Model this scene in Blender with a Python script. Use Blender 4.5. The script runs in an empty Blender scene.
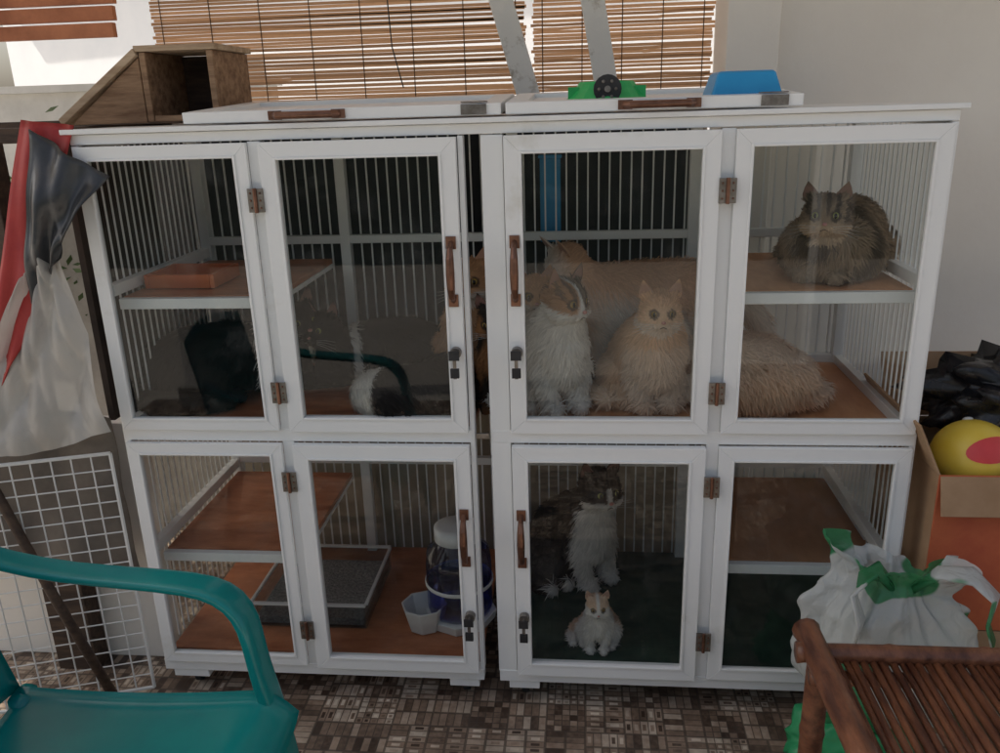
import bpy, bmesh, math, random
import numpy as np
from mathutils import Vector, Matrix
random.seed(7); RS=np.random.RandomState(11)
S=bpy.context.scene
COL=S.collection

# ---------------------------------------------------------------- materials
def newmat(name):
    m=bpy.data.materials.new(name); m.use_nodes=True
    nt=m.node_tree; b=nt.nodes['Principled BSDF']
    return m,nt,b
def mat(name,c1,c2=None,rough=.5,scale=8,metal=0,bump=0,bscale=None,detail=6,stretch=(1,1,1),ramp=(.35,.65),spec=.5,rvar=0):
    m,nt,b=newmat(name)
    b.inputs['Roughness'].default_value=rough; b.inputs['Metallic'].default_value=metal
    b.inputs['Specular IOR Level'].default_value=spec
    b.inputs['Base Color'].default_value=(*c1,1)
    tc=nt.nodes.new('ShaderNodeTexCoord'); mp=nt.nodes.new('ShaderNodeMapping')
    mp.inputs['Scale'].default_value=stretch
    nt.links.new(tc.outputs['Object'],mp.inputs['Vector'])
    if c2 is not None:
        n=nt.nodes.new('ShaderNodeTexNoise'); n.inputs['Scale'].default_value=scale; n.inputs['Detail'].default_value=detail
        n.inputs['Roughness'].default_value=.65
        r=nt.nodes.new('ShaderNodeValToRGB')
        r.color_ramp.elements[0].position=ramp[0]; r.color_ramp.elements[0].color=(*c1,1)
        r.color_ramp.elements[1].position=ramp[1]; r.color_ramp.elements[1].color=(*c2,1)
        nt.links.new(mp.outputs[0],n.inputs['Vector']); nt.links.new(n.outputs['Fac'],r.inputs[0])
        nt.links.new(r.outputs[0],b.inputs['Base Color'])
        if rvar:
            mr=nt.nodes.new('ShaderNodeMapRange'); mr.inputs['To Min'].default_value=rough-rvar; mr.inputs['To Max'].default_value=rough+rvar
            nt.links.new(n.outputs['Fac'],mr.inputs['Value']); nt.links.new(mr.outputs[0],b.inputs['Roughness'])
    if bump:
        n2=nt.nodes.new('ShaderNodeTexNoise'); n2.inputs['Scale'].default_value=bscale or scale*3; n2.inputs['Detail'].default_value=5
        bp=nt.nodes.new('ShaderNodeBump'); bp.inputs['Strength'].default_value=bump; bp.inputs['Distance'].default_value=.01
        nt.links.new(mp.outputs[0],n2.inputs['Vector']); nt.links.new(n2.outputs['Fac'],bp.inputs['Height'])
        nt.links.new(bp.outputs[0],b.inputs['Normal'])
    return m
def mat_attr(name,rough=.85,spec=.25,trans=0):
    m,nt,b=newmat(name)
    a=nt.nodes.new('ShaderNodeAttribute'); a.attribute_name='Col'
    b.inputs['Roughness'].default_value=rough; b.inputs['Specular IOR Level'].default_value=spec
    nt.links.new(a.outputs['Color'],b.inputs['Base Color'])
    if trans:
        t=nt.nodes.new('ShaderNodeBsdfTranslucent'); mx=nt.nodes.new('ShaderNodeMixShader'); mx.inputs[0].default_value=trans
        nt.links.new(a.outputs['Color'],t.inputs['Color']); nt.links.new(b.outputs[0],mx.inputs[1]); nt.links.new(t.outputs[0],mx.inputs[2])
        nt.links.new(mx.outputs[0],nt.nodes['Material Output'].inputs[0])
    return m
def mat_glass(name,tint=(.82,.85,.84),dirt=.012,base=.034):
    m=bpy.data.materials.new(name); m.use_nodes=True; nt=m.node_tree
    for n in list(nt.nodes): nt.nodes.remove(n)
    o=nt.nodes.new('ShaderNodeOutputMaterial'); t=nt.nodes.new('ShaderNodeBsdfTransparent'); g=nt.nodes.new('ShaderNodeBsdfGlossy')
    d=nt.nodes.new('ShaderNodeBsdfDiffuse'); d.inputs['Color'].default_value=(.6,.6,.58,1)
    t.inputs['Color'].default_value=(*tint,1); g.inputs['Roughness'].default_value=.02
    lw=nt.nodes.new('ShaderNodeLayerWeight'); lw.inputs['Blend'].default_value=.5
    p=nt.nodes.new('ShaderNodeMath'); p.operation='POWER'; p.inputs[1].default_value=4
    ma=nt.nodes.new('ShaderNodeMath'); ma.operation='MULTIPLY_ADD'; ma.inputs[1].default_value=.7; ma.inputs[2].default_value=base
    nt.links.new(lw.outputs['Facing'],p.inputs[0]); nt.links.new(p.outputs[0],ma.inputs[0])
    m1=nt.nodes.new('ShaderNodeMixShader'); m2=nt.nodes.new('ShaderNodeMixShader')
    nt.links.new(ma.outputs[0],m1.inputs[0]); nt.links.new(t.outputs[0],m1.inputs[1]); nt.links.new(g.outputs[0],m1.inputs[2])
    tc=nt.nodes.new('ShaderNodeTexCoord'); n=nt.nodes.new('ShaderNodeTexNoise'); n.inputs['Scale'].default_value=6; n.inputs['Detail'].default_value=9; n.inputs['Roughness'].default_value=.8
    nt.links.new(tc.outputs['Object'],n.inputs['Vector'])
    mr=nt.nodes.new('ShaderNodeMapRange'); mr.inputs['From Min'].default_value=.52; mr.inputs['From Max'].default_value=.75
    mr.inputs['To Min'].default_value=dirt*.2; mr.inputs['To Max'].default_value=dirt*7
    nt.links.new(n.outputs['Fac'],mr.inputs['Value'])
    nt.links.new(mr.outputs[0],m2.inputs[0]); nt.links.new(m1.outputs[0],m2.inputs[1]); nt.links.new(d.outputs[0],m2.inputs[2])
    nt.links.new(m2.outputs[0],o.inputs[0])
    return m

M={}
M['white']=mat('white_paint',(.72,.71,.66),(.86,.87,.86),rough=.35,scale=5,detail=10,ramp=(.25,.39),bump=.05,bscale=60)
M['whited']=mat('old_white_paint',(.40,.36,.30),(.78,.78,.75),rough=.5,scale=14,ramp=(.33,.45),bump=.2)
M['wall']=mat('wall_paint',(.82,.78,.72),(.88,.85,.79),rough=.8,scale=1.6,bump=.08,bscale=40)
M['wood_red']=mat('red_plywood',(.34,.11,.045),(.58,.22,.10),rough=.42,scale=5,stretch=(1,3,1),bump=.05)
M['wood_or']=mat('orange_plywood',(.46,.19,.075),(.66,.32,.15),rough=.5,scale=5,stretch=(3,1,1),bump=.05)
M['wood_dk']=mat('darker_plywood',(.34,.16,.075),(.46,.23,.12),rough=.5,scale=5,stretch=(3,1,1),bump=.05)  # darker brown plywood for the lower right shelf
M['green_floor']=mat('green_mat',(.012,.035,.028),(.03,.07,.05),rough=.5,scale=9)
M['bronze']=mat('bronze',(.15,.075,.05),(.25,.13,.09),rough=.35,scale=30,metal=.8)
M['metal']=mat('steel',(.28,.26,.24),(.16,.14,.12),rough=.4,scale=60,metal=.8)
M['black']=mat('black_rubber',(.012,.012,.014),(.03,.03,.032),rough=.6,scale=12)
M['dark']=mat('dark_tarp',(.012,.014,.018),(.03,.034,.042),rough=.7,scale=4)
M['conc']=mat('concrete',(.30,.28,.25),(.42,.40,.36),rough=.9,scale=5,bump=.3)
M['lconc']=mat('pale_concrete',(.50,.49,.46),(.66,.65,.62),rough=.9,scale=3,bump=.2)
M['beige']=mat('beige_board',(.32,.27,.2),(.45,.38,.29),rough=.8,scale=5)
M['greenwall']=mat('green_wall_paint',(.06,.085,.07),(.09,.12,.10),rough=.9,scale=2)
M['teal']=mat('teal_plastic',(.0,.17,.18),(.005,.23,.22),rough=.22,scale=3,bump=.03,bscale=25)
M['bamboo']=mat('dark_bamboo',(.06,.02,.011),(.20,.08,.04),rough=.38,scale=9,stretch=(4,1,4),bump=.15)
M['card']=mat('cardboard',(.36,.22,.12),(.45,.29,.17),rough=.85,scale=7)
M['redcard']=mat('red_print_cardboard',(.45,.09,.04),(.60,.16,.06),rough=.6,scale=5)
M['yellow']=mat('yellow_plastic',(.75,.52,.04),(.8,.6,.1),rough=.4,scale=6)
M['redink']=mat('red_label',(.6,.04,.05),(.7,.07,.07),rough=.4,scale=6)
M['blue']=mat('blue_plastic',(.02,.30,.62),(.03,.35,.68),rough=.35,scale=6)
M['greenp']=mat('green_plastic',(.02,.42,.10),(.03,.5,.14),rough=.4,scale=6)
M['orangep']=mat('orange_plastic',(.6,.12,.03),(.7,.18,.04),rough=.4,scale=6)
M['whitep']=mat('white_plastic',(.7,.7,.68),(.78,.78,.76),rough=.35,scale=8)
M['greytarp']=mat('black_plastic_sheet',(.022,.024,.027),(.06,.063,.068),rough=.28,scale=4,bump=.4,bscale=14)
M['browntarp']=mat('brown_cloth',(.12,.10,.085),(.2,.17,.14),rough=.8,scale=6,bump=.2)
M['darkbrown']=mat('dark_brown_backing',(.035,.025,.02),(.07,.05,.04),rough=.8,scale=6)
M['litter']=mat('litter',(.12,.12,.12),(.35,.34,.32),rough=.95,scale=120,bump=.6,bscale=150)
M['planks']=mat('old_planks',(.16,.085,.045),(.38,.24,.14),rough=.8,scale=6,stretch=(1,8,8),bump=.2)
M['plankl']=mat('light_planks',(.34,.23,.14),(.55,.42,.29),rough=.8,scale=6,stretch=(1,8,8),bump=.2)
M['darkwood']=mat('dark_timber',(.035,.02,.015),(.09,.055,.035),rough=.7,scale=8,stretch=(1,6,6),bump=.3)
M['brightw']=mat('render_wall',(.78,.80,.82),(.85,.86,.87),rough=.9,scale=1.2)
M['roof']=mat('roof_sheet',(.72,.68,.62),(.80,.76,.70),rough=.8,scale=1.2)
M['tile_roof']=mat('roof_tiles',(.25,.10,.06),(.35,.15,.08),rough=.8,scale=8)
M['ground']=mat('ground_concrete',(.50,.46,.40),(.58,.54,.48),rough=.95,scale=1.5)
M['leaf']=mat('leaves',(.03,.07,.02),(.09,.15,.04),rough=.6,scale=9)
M['red']=mat('red_cloth',(.35,.02,.02),(.45,.04,.03),rough=.5,scale=9)
M['blackbag']=mat('black_bag',(.01,.01,.012),(.02,.02,.024),rough=.25,scale=9,bump=.3,bscale=20)
M['pink']=mat('nose_pink',(.50,.22,.19),(.55,.27,.23),rough=.5,scale=30)
M['pupil']=mat('pupil',(.004,.004,.004),rough=.08)
M['eye']=mat('eye_amber',(.26,.16,.035),(.36,.24,.06),rough=.08,scale=60)
M['eyeg']=mat('eye_green',(.26,.27,.08),(.36,.37,.12),rough=.08,scale=60)
M['fur']=mat_attr('fur',trans=.15); M['bamb']=mat_attr('bamboo_slats',rough=.6,trans=.35)
M['glass']=mat_glass('glass')
M['clear']=mat_glass('clear_plastic',(.75,.8,.82),.03,.04)
M['bluejar']=mat_glass('blue_tint_plastic',(.42,.46,.78),.06,.05)
def transl(name,c,mixv=.35,rough=.3,c2=None,bs=9,bstr=.35,see=0,th=.57):
    m,nt,b=newmat(name); b.inputs['Roughness'].default_value=rough; b.inputs['Base Color'].default_value=(*c,1)
    t=nt.nodes.new('ShaderNodeBsdfTranslucent'); t.inputs['Color'].default_value=(*c,1)
    mx=nt.nodes.new('ShaderNodeMixShader'); mx.inputs[0].default_value=mixv
    o=nt.nodes['Material Output']; nt.links.new(b.outputs[0],mx.inputs[1]); nt.links.new(t.outputs[0],mx.inputs[2])
    if see:
        tr=nt.nodes.new('ShaderNodeBsdfTransparent'); m3=nt.nodes.new('ShaderNodeMixShader'); m3.inputs[0].default_value=see
        nt.links.new(mx.outputs[0],m3.inputs[1]); nt.links.new(tr.outputs[0],m3.inputs[2]); nt.links.new(m3.outputs[0],o.inputs[0])
    else: nt.links.new(mx.outputs[0],o.inputs[0])
    tc=nt.nodes.new('ShaderNodeTexCoord'); n=nt.nodes.new('ShaderNodeTexNoise'); n.inputs['Scale'].default_value=bs; n.inputs['Detail'].default_value=4; n.inputs['Distortion'].default_value=.8
    bp=nt.nodes.new('ShaderNodeBump'); bp.inputs['Strength'].default_value=bstr; bp.inputs['Distance'].default_value=.02
    nt.links.new(tc.outputs['Object'],n.inputs['Vector']); nt.links.new(n.outputs['Fac'],bp.inputs['Height']); nt.links.new(bp.outputs[0],b.inputs['Normal'])
    if c2:
        r=nt.nodes.new('ShaderNodeValToRGB'); r.color_ramp.elements[0].position=th; r.color_ramp.elements[1].position=th+.015
        r.color_ramp.elements[0].color=(*c,1); r.color_ramp.elements[1].color=(*c2,1)
        n2=nt.nodes.new('ShaderNodeTexNoise'); n2.inputs['Scale'].default_value=6; n2.inputs['Detail'].default_value=1
        nt.links.new(tc.outputs['Object'],n2.inputs['Vector']); nt.links.new(n2.outputs['Fac'],r.inputs[0])
        nt.links.new(r.outputs[0],b.inputs['Base Color']); nt.links.new(r.outputs[0],t.inputs['Color'])
    return m
M['vinyl']=transl('vinyl_sheet',(.60,.58,.54),.35,.16,None,7,.7,.05)
M['plbag']=transl('plastic_bag',(.66,.69,.68),.35,.16,(.06,.30,.13),22,.6,.12,.545)
M['greenbag']=mat('green_bag',(.02,.22,.08),(.03,.3,.12),rough=.35,scale=4,bump=.2)

def tile_mat():
    m,nt,b=newmat('patchwork_tiles'); b.inputs['Roughness'].default_value=.4
    L=nt.links.new
    def N(t,**k):
        n=nt.nodes.new(t)
        for a,v in k.items(): setattr(n,a,v)
        return n
    def MA(op,a,c=None,d=None):
        n=N('ShaderNodeMath',operation=op)
        for i,x in enumerate((a,c,d)):
            if x is None: continue
            if isinstance(x,(int,float)): n.inputs[i].default_value=x
            else: L(x,n.inputs[i])
        return n.outputs[0]
    tc=N('ShaderNodeTexCoord'); sp=N('ShaderNodeSeparateXYZ'); L(tc.outputs['Object'],sp.inputs[0])
    x=MA('MULTIPLY',sp.outputs[0],1/.10); y=MA('MULTIPLY',sp.outputs[1],1/.10)
    fx=MA('FLOOR',x); fy=MA('FLOOR',y)
    def WN(a,c,z):
        cb=N('ShaderNodeCombineXYZ'); L(a,cb.inputs[0]); L(c,cb.inputs[1]); cb.inputs[2].default_value=z
        w=N('ShaderNodeTexWhiteNoise',noise_dimensions='3D'); L(cb.outputs[0],w.inputs[0]); return w.outputs['Value']
    A=WN(fx,fy,.3); B=WN(fx,fy,7.7)
    ax=MA('ADD',MA('MULTIPLY',MA('GREATER_THAN',A,.30),3),2)
    ay=MA('ADD',MA('MULTIPLY',MA('LESS_THAN',A,.75),3),2)
    gx=MA('MULTIPLY',x,ax); gy=MA('MULTIPLY',y,ay)
    C=WN(MA('FLOOR',gx),MA('FLOOR',gy),3.1)
    E=WN(MA('FLOOR',gx),MA('FLOOR',gy),9.3)
    def edge(v,w):
        f=MA('FRACT',v); d=MA('MINIMUM',f,MA('SUBTRACT',1,f)); return MA('LESS_THAN',d,w)
    inner=MA('SUBTRACT',1,MA('MAXIMUM',edge(gx,.28),edge(gy,.28)))
    mot=MA('MULTIPLY',MA('MULTIPLY',inner,MA('GREATER_THAN',B,.5)),MA('MULTIPLY',MA('SUBTRACT',E,.5),1.0))
    nf=N('ShaderNodeTexNoise'); nf.inputs['Scale'].default_value=70; nf.inputs['Detail'].default_value=5; L(tc.outputs['Object'],nf.inputs['Vector'])
    sh=MA('ADD',MA('ADD',MA('MULTIPLY',C,.50),MA('MULTIPLY',B,.30)),MA('ADD',mot,MA('MULTIPLY',nf.outputs['Fac'],.30)))
    r=N('ShaderNodeValToRGB'); e=r.color_ramp.elements
    e[0].position=.22; e[0].color=(.075,.048,.034,1); e[1].position=.96; e[1].color=(.70,.60,.48,1)
    e2=r.color_ramp.elements.new(.55); e2.color=(.33,.235,.17,1)
    L(sh,r.inputs[0])
    g=MA('MAXIMUM',MA('MAXIMUM',edge(gx,.07),edge(gy,.07)),MA('MAXIMUM',edge(x,.025),edge(y,.025)))
    nz=N('ShaderNodeTexNoise'); nz.inputs['Scale'].default_value=14; nz.inputs['Detail'].default_value=6; L(tc.outputs['Object'],nz.inputs['Vector'])
    mx=N('ShaderNodeMixRGB'); L(MA('MULTIPLY',g,.75),mx.inputs[0]); L(r.outputs[0],mx.inputs[1]); mx.inputs[2].default_value=(.085,.065,.05,1)
    mr=N('ShaderNodeMapRange'); mr.inputs['From Min'].default_value=.3; mr.inputs['From Max'].default_value=.65; mr.inputs['To Min'].default_value=.6; mr.inputs['To Max'].default_value=1; L(nz.outputs['Fac'],mr.inputs['Value'])
    v=N('ShaderNodeMixRGB',blend_type='MULTIPLY'); v.inputs[0].default_value=1; L(mx.outputs[0],v.inputs[1]); L(mr.outputs[0],v.inputs[2])
    L(v.outputs[0],b.inputs['Base Color'])
    return m
M['tiles']=tile_mat()

# ---------------------------------------------------------------- mesh builder
class MB:
    def __init__(s): s.v=[]; s.f=[]; s.mi=[]; s.c=[]; s.mats=[]
    def m(s,k):
        if k not in s.mats: s.mats.append(k)
        return s.mats.index(k)
    def add(s,vs,fs,k,col=(1,1,1)):
        o=len(s.v); s.v+= [tuple(v) for v in vs]; s.f+=[tuple(i+o for i in f) for f in fs]; i=s.m(k); s.mi+=[i]*len(fs); s.c+=[col]*len(vs)
    def box(s,x0,x1,y0,y1,z0,z1,k,M4=None,col=(1,1,1)):
        vs=[Vector((x,y,z)) for x in (x0,x1) for y in (y0,y1) for z in (z0,z1)]
        if M4: vs=[M4@v for v in vs]
        s.add(vs,[(0,1,3,2),(4,6,7,5),(0,4,5,1),(2,3,7,6),(0,2,6,4),(1,5,7,3)],k,col)
    def tube(s,pts,rad,k,n=10,col=(1,1,1),wide=None,caps=True):
        P=[Vector(p) for p in pts]; 
        if not isinstance(rad,(list,tuple)): rad=[rad]*len(P)
        vs=[];fs=[]
        ref=None
        for i,p in enumerate(P):
            t=(P[min(i+1,len(P)-1)]-P[max(i-1,0)]).normalized()
            if wide is not None: a=(wide[0]-t*wide[0].dot(t)).normalized(); 
            else:
                if ref is None: ref=Vector((0,0,1)) if abs(t.z)<.8 else Vector((1,0,0))
                a=(ref-t*ref.dot(t)).normalized(); ref=a
            b=t.cross(a)
            for j in range(n):
                th=2*math.pi*j/n; c_,s_=math.cos(th),math.sin(th)
                if wide is not None:
                    e=.6; cc=math.copysign(abs(c_)**e,c_); ss=math.copysign(abs(s_)**e,s_)
                    vs.append(p+a*cc*wide[1][i]+b*ss*wide[2][i])
                else: vs.append(p+(a*c_+b*s_)*rad[i])
        for i in range(len(P)-1):
            for j in range(n):
                fs.append((i*n+j,i*n+(j+1)%n,(i+1)*n+(j+1)%n,(i+1)*n+j))
        if caps: fs.append(tuple(range(n))[::-1]); fs.append(tuple((len(P)-1)*n+j for j in range(n)))
        s.add(vs,fs,k,col)
    def ell(s,c,r,k,nu=16,nv=10,M3=None,col=(1,1,1)):
        if not isinstance(r,(list,tuple)): r=(r,r,r)
        vs=[];fs=[]
        for i in range(nv+1):
            ph=math.pi*i/nv
            for j in range(nu):
                th=2*math.pi*j/nu
                q=Vector((r[0]*math.sin(ph)*math.cos(th),r[1]*math.sin(ph)*math.sin(th),r[2]*math.cos(ph)))
                if M3: q=M3@q
                vs.append(Vector(c)+q)
        for i in range(nv):
            for j in range(nu):
                fs.append((i*nu+j,(i+1)*nu+j,(i+1)*nu+(j+1)%nu,i*nu+(j+1)%nu))
        s.add(vs,fs,k,col)
    def lathe(s,c,prof,k,n=24):
        vs=[];fs=[]
        for r,z in prof:
            for j in range(n):
                th=2*math.pi*j/n; vs.append((c[0]+r*math.cos(th),c[1]+r*math.sin(th),c[2]+z))
        for i in range(len(prof)-1):
            for j in range(n): fs.append((i*n+j,i*n+(j+1)%n,(i+1)*n+(j+1)%n,(i+1)*n+j))
        s.add(vs,fs,k)
    def grid(s,fn,nu,nv,k):
        vs=[fn(i/nu,j/nv) for i in range(nu+1) for j in range(nv+1)]
        fs=[(i*(nv+1)+j,(i+1)*(nv+1)+j,(i+1)*(nv+1)+j+1,i*(nv+1)+j+1) for i in range(nu) for j in range(nv)]
        s.add(vs,fs,k)
    def obj(s,name,parent=None,smooth=False,bevel=0,solid=0,sub=0,attr=False):
        me=bpy.data.meshes.new(name); me.from_pydata(s.v,[],s.f)
        for k in s.mats: me.materials.append(M[k])
        me.polygons.foreach_set('material_index',s.mi)
        if smooth: me.polygons.foreach_set('use_smooth',[True]*len(s.f))
        if attr:
            ca=me.color_attributes.new('Col','FLOAT_COLOR','POINT')
            ca.data.foreach_set('color',np.array([(*c,1) for c in s.c],dtype=np.float32).ravel())
        me.update()
        bm=bmesh.new(); bm.from_mesh(me)
        if not attr: bmesh.ops.recalc_face_normals(bm,faces=bm.faces)
        bm.to_mesh(me); bm.free()
        o=bpy.data.objects.new(name,me); COL.objects.link(o)
        if parent: o.parent=parent
        if solid: a=o.modifiers.new('s','SOLIDIFY'); a.thickness=solid; a.offset=0
        if sub: a=o.modifiers.new('u','SUBSURF'); a.levels=sub; a.render_levels=sub
        if bevel: a=o.modifiers.new('b','BEVEL'); a.width=bevel; a.segments=2; a.limit_method='ANGLE'
        return o
def empty(name,loc=(0,0,0),rot=0,sc=1):
    e=bpy.data.objects.new(name,None); COL.objects.link(e); e.location=loc; e.rotation_euler=(0,0,rot); e.scale=(sc,)*3; e.empty_display_size=.1
    return e

# ---------------------------------------------------------------- cabinet
cab=empty('cat_cage_cabinet')
XL,XR,D=-.95,.95,.6
ZB,ZM,ZT=.07,.7705,1.484
fr=MB()
def rail(x0,x1,z0,z1,y0=0.0,y1=.03,k='white'): fr.box(x0,x1,y0,y1,z0,z1,k)
for x0,x1 in ((XL,-.932),(-.542,-.512),(-.076,-.064),(-.026,.022),(.48,.510),(.936,XR)): rail(x0,x1,ZB+.03,ZT-.024)
rail(XL,XR,ZT-.022,ZT+.0)
for a,b in ((XL,-.066),(-.024,XR)):
    rail(a+.002,b-.002,ZM-.02,ZM+.012,-.001,.028); rail(a,b,ZB,ZB+.034,-.002,.03)
fr.box(XL-.012,XR+.012,-.015,D+.02,ZT+.001,ZT+.012,'white')
for a,b in ((XL,-.066),(-.024,XR)):
    fr.box(a+.01,b-.01,.032,D,ZM-.016,ZM+.004,'wood_red' if a<-.5 else 'wood_or')
    fr.box(a+.01,b-.01,.032,D,ZB+.03,ZB+.048,'wood_red' if a<-.5 else 'green_floor')
for x in (XL,-.52,-.09,-.02,.49,XR-.03): fr.box(x,x+.03,D-.03,D,ZB,ZT,'white')
for z in (ZB,.43,ZM,1.14,ZT-.04): fr.box(XL+.003,XR-.003,D-.028,D-.006,z+.004,z+.028,'white')
for x0 in (XL,XR-.028):
    for z in (ZB,.42,ZM,1.11,ZT-.03): fr.box(x0+.002,x0+.026,.03,D-.03,z,z+.028,'white')
SH=[(-.93,-.545,1.095),(.545,.93,1.095),(-.93,-.545,.40),(.515,.93,.40)]
for x0,x1,z in SH:
    fr.box(x0,x1,.05,.07,z-.022,z+.004,'white')
    fr.box(x0+.001,x0+.02,.07,D-.03,z-.022,z-.009,'white'); fr.box(x1-.02,x1-.001,.07,D-.03,z-.022,z-.009,'white')
fr.obj('frame',cab,bevel=.0018)
sh=MB()
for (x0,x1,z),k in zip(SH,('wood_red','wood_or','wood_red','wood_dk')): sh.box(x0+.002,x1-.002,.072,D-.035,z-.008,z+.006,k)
sh.obj('shelves',cab,bevel=.001)
br=MB()
x=XL+.03
while x<XR-.02:
    for z0,z1 in ((ZB+.05,ZM),(ZM+.01,ZT-.03)): br.box(x-.0022,x+.0022,D-.004,D+.001,z0,z1,'white')
    x+=.0305
for xs in (XL+.004,XR-.008):
    y=.055
    while y<D-.03:
        for z0,z1 in ((ZB+.05,ZM),(ZM+.01,ZT-.03)): br.box(xs,xs+.0035,y-.002,y+.002,z0,z1,'white')
        y+=.0305
br.obj('bars',cab)
ft=MB()
for x0,x1 in ((XL+.02,XL+.12),(-.16,-.08),(0,.08),(.84,.93)):
    for y in (0,D-.05): ft.box(x0,x1,y+.003,y+.04,.045,ZB-.001,'white')
for x in (XL+.07,-.12,.04,.88):
    for y in (.05,D-.03):
        ft.tube([(x-.009,y,.022),(x+.009,y,.022)],.021,'black',14)
ft.obj('feet',cab,bevel=.002)
def door(x0,x1,z0,z1,name,w=.040,y0=-.022,y1=-.001):
    d=MB()
    def mitre(a,b,c,e):
        vs=[(p[0],y,p[1]) for y in (y0,y1) for p in (a,b,c,e)]
        d.add(vs,[(0,1,2,3),(7,6,5,4),(0,4,5,1),(1,5,6,2),(2,6,7,3),(3,7,4,0)],'white')
    o=[(x0,z0),(x1,z0),(x1,z1),(x0,z1)]; i=[(x0+w,z0+w),(x1-w,z0+w),(x1-w,z1-w),(x0+w,z1-w)]
    for k in range(4):
        n=(k+1)%4
        mitre(o[k],o[n],i[n],i[k])
    w2=.006
    for a in ((x0+w-w2,x0+w,z0+w-w2,z1-w+w2),(x1-w,x1-w+w2,z0+w-w2,z1-w+w2)): d.box(a[0],a[1],y0-.003,y0-.0005,a[2],a[3],'white')
    for a in ((x0+w,x1-w,z0+w-w2,z0+w),(x0+w,x1-w,z1-w,z1-w+w2)): d.box(a[0],a[1],y0-.003,y0-.0005,a[2],a[3],'white')
    d.obj(name,cab,bevel=.0022)
    gl=MB(); y=(y0+y1)/2
    gl.add([(x0+w-.003,y,z0+w-.003),(x1-w+.003,y,z0+w-.003),(x1-w+.003,y,z1-w+.003),(x0+w-.003,y,z1-w+.003)],[(0,1,2,3)],'glass')
    gl.obj(name+'_glass',cab)
for z0,z1 in ((.783,1.458),(.105,.748)):
    door(-.511,-.077,z0,z1,'door',.038); door(.025,.478,z0,z1,'door',.038)
    door(-.940,-.541,z0,z1,'fixed_panel',.032,-.014,-.001); door(.509,.940,z0,z1,'fixed_panel',.036,-.014,-.001)
hw=MB()
for z in (1.335,.885,.652,.225):
    for x in (-.526,.494):
        hw.box(x-.018,x-.002,-.027,-.0225,z-.026,z+.026,'metal'); hw.box(x+.002,x+.018,-.027,-.0225,z-.026,z+.026,'metal')
        hw.tube([(x,-.029,z-.027),(x,-.029,z+.027)],.0045,'bronze',8)
        for dz in (-.016,0,.016):
            for dx in (-.011,.011): hw.ell((x+dx,-.028,z+dz),.0025,'bronze',8,5)
def handle(x,z,h=.13):
    pts=[(x,-.025,z-h/2),(x,-.045,z-h/2+.012),(x,-.052,z-h/4),(x,-.055,z),(x,-.052,z+h/4),(x,-.045,z+h/2-.012),(x,-.025,z+h/2)]
    hw.tube(pts,[.006,.007,.009,.010,.009,.007,.006],'bronze',10)
    for s in (-1,1): hw.box(x-.011,x+.011,-.027,-.0225,z+s*h/2-.014,z+s*h/2+.014,'bronze')
for x,z in ((-.096,1.17),(.044,1.17),(-.096,.505),(.044,.505)): handle(x,z)
for x,z in ((-.096,.985),(.044,.985),(-.092,.285),(.046,.285)):
    hw.tube([(x,-.023,z),(x,-.04,z)],.013,'metal',16); hw.tube([(x,-.04,z),(x,-.06,z)],.004,'metal',8)
    hw.box(x-.012,x+.012,-.063,-.060,z-.01,z+.012,'black'); hw.box(x-.004,x+.004,-.058,-.055,z-.055,z-.008,'metal')
    hw.box(x-.010,x+.010,-.062,-.054,z-.052,z-.03,'black')
hw.box(-.06,-.03,-.006,-.001,ZM-.008,ZM+.006,'metal')
hw.obj('hardware',cab,bevel=.0008)
def lid(x0,x1,hx):
    e=empty('cabinet_lid',(0,0,ZT+.016))
    m=MB(); T=Matrix.Rotation(math.radians(3.2),4,'X')
    m.box(x0,x1,0,.045,0,.024,'white',T); m.box(x0,x1,.36,.40,0,.024,'white',T)
    m.box(x0,x0+.045,.046,.359,0,.024,'white',T); m.box(x1-.045,x1,.046,.359,0,.024,'white',T)
    m.box(x0+.045,x1-.045,.046,.359,.004,.014,'white',T)
    m.obj('board',e,bevel=.002)
    h=MB()
    h.tube([(hx-.07,-.004,.012),(hx-.06,-.022,.012),(hx,-.028,.012),(hx+.06,-.022,.012),(hx+.07,-.004,.012)],.008,'bronze',10)
    h.box(hx-.085,hx-.055,-.006,-.001,.003,.022,'bronze'); h.box(hx+.055,hx+.085,-.006,-.001,.003,.022,'bronze')
    h.box(x1-.085,x1-.03,-.005,-.0008,.002,.023,'metal'); h.box(x1-.085,x1-.03,.0,.03,.0265,.029,'metal')
    h.obj('handle',e,bevel=.001,smooth=False)
lid(-.68,.02,-.40); lid(.03,.64,.35)

# ---------------------------------------------------------------- cats
bmt=bmesh.new(); bmesh.ops.create_icosphere(bmt,subdivisions=3,radius=1)
ICV=np.array([v.co[:] for v in bmt.verts]); ICF=[tuple(v.index for v in f.verts) for f in bmt.faces]; bmt.free()
def vnoise(p,f,seed):
    r=np.random.RandomState(seed); o=np.zeros(len(p))
    for i in range(6):
        d=r.randn(3); d/=np.linalg.norm(d); o+=np.sin((p@d)*f*(.6+.25*i)+r.rand()*6.28)
    return o/3.
W_=np.array([.82,.78,.72]); OR=np.array([.58,.28,.115]); CR=np.array([.80,.54,.35]); BK=np.array([.014,.013,.013])
GR=np.array([.36,.265,.18]); DK=np.array([.05,.04,.032]); PK=np.array([.55,.3,.25])
def mixc(a,b,t): t=np.clip(t,0,1)[:,None]; return a*(1-t)+b*t
def sstep(x,w): return np.clip(x/w+.5,0,1)
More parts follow.
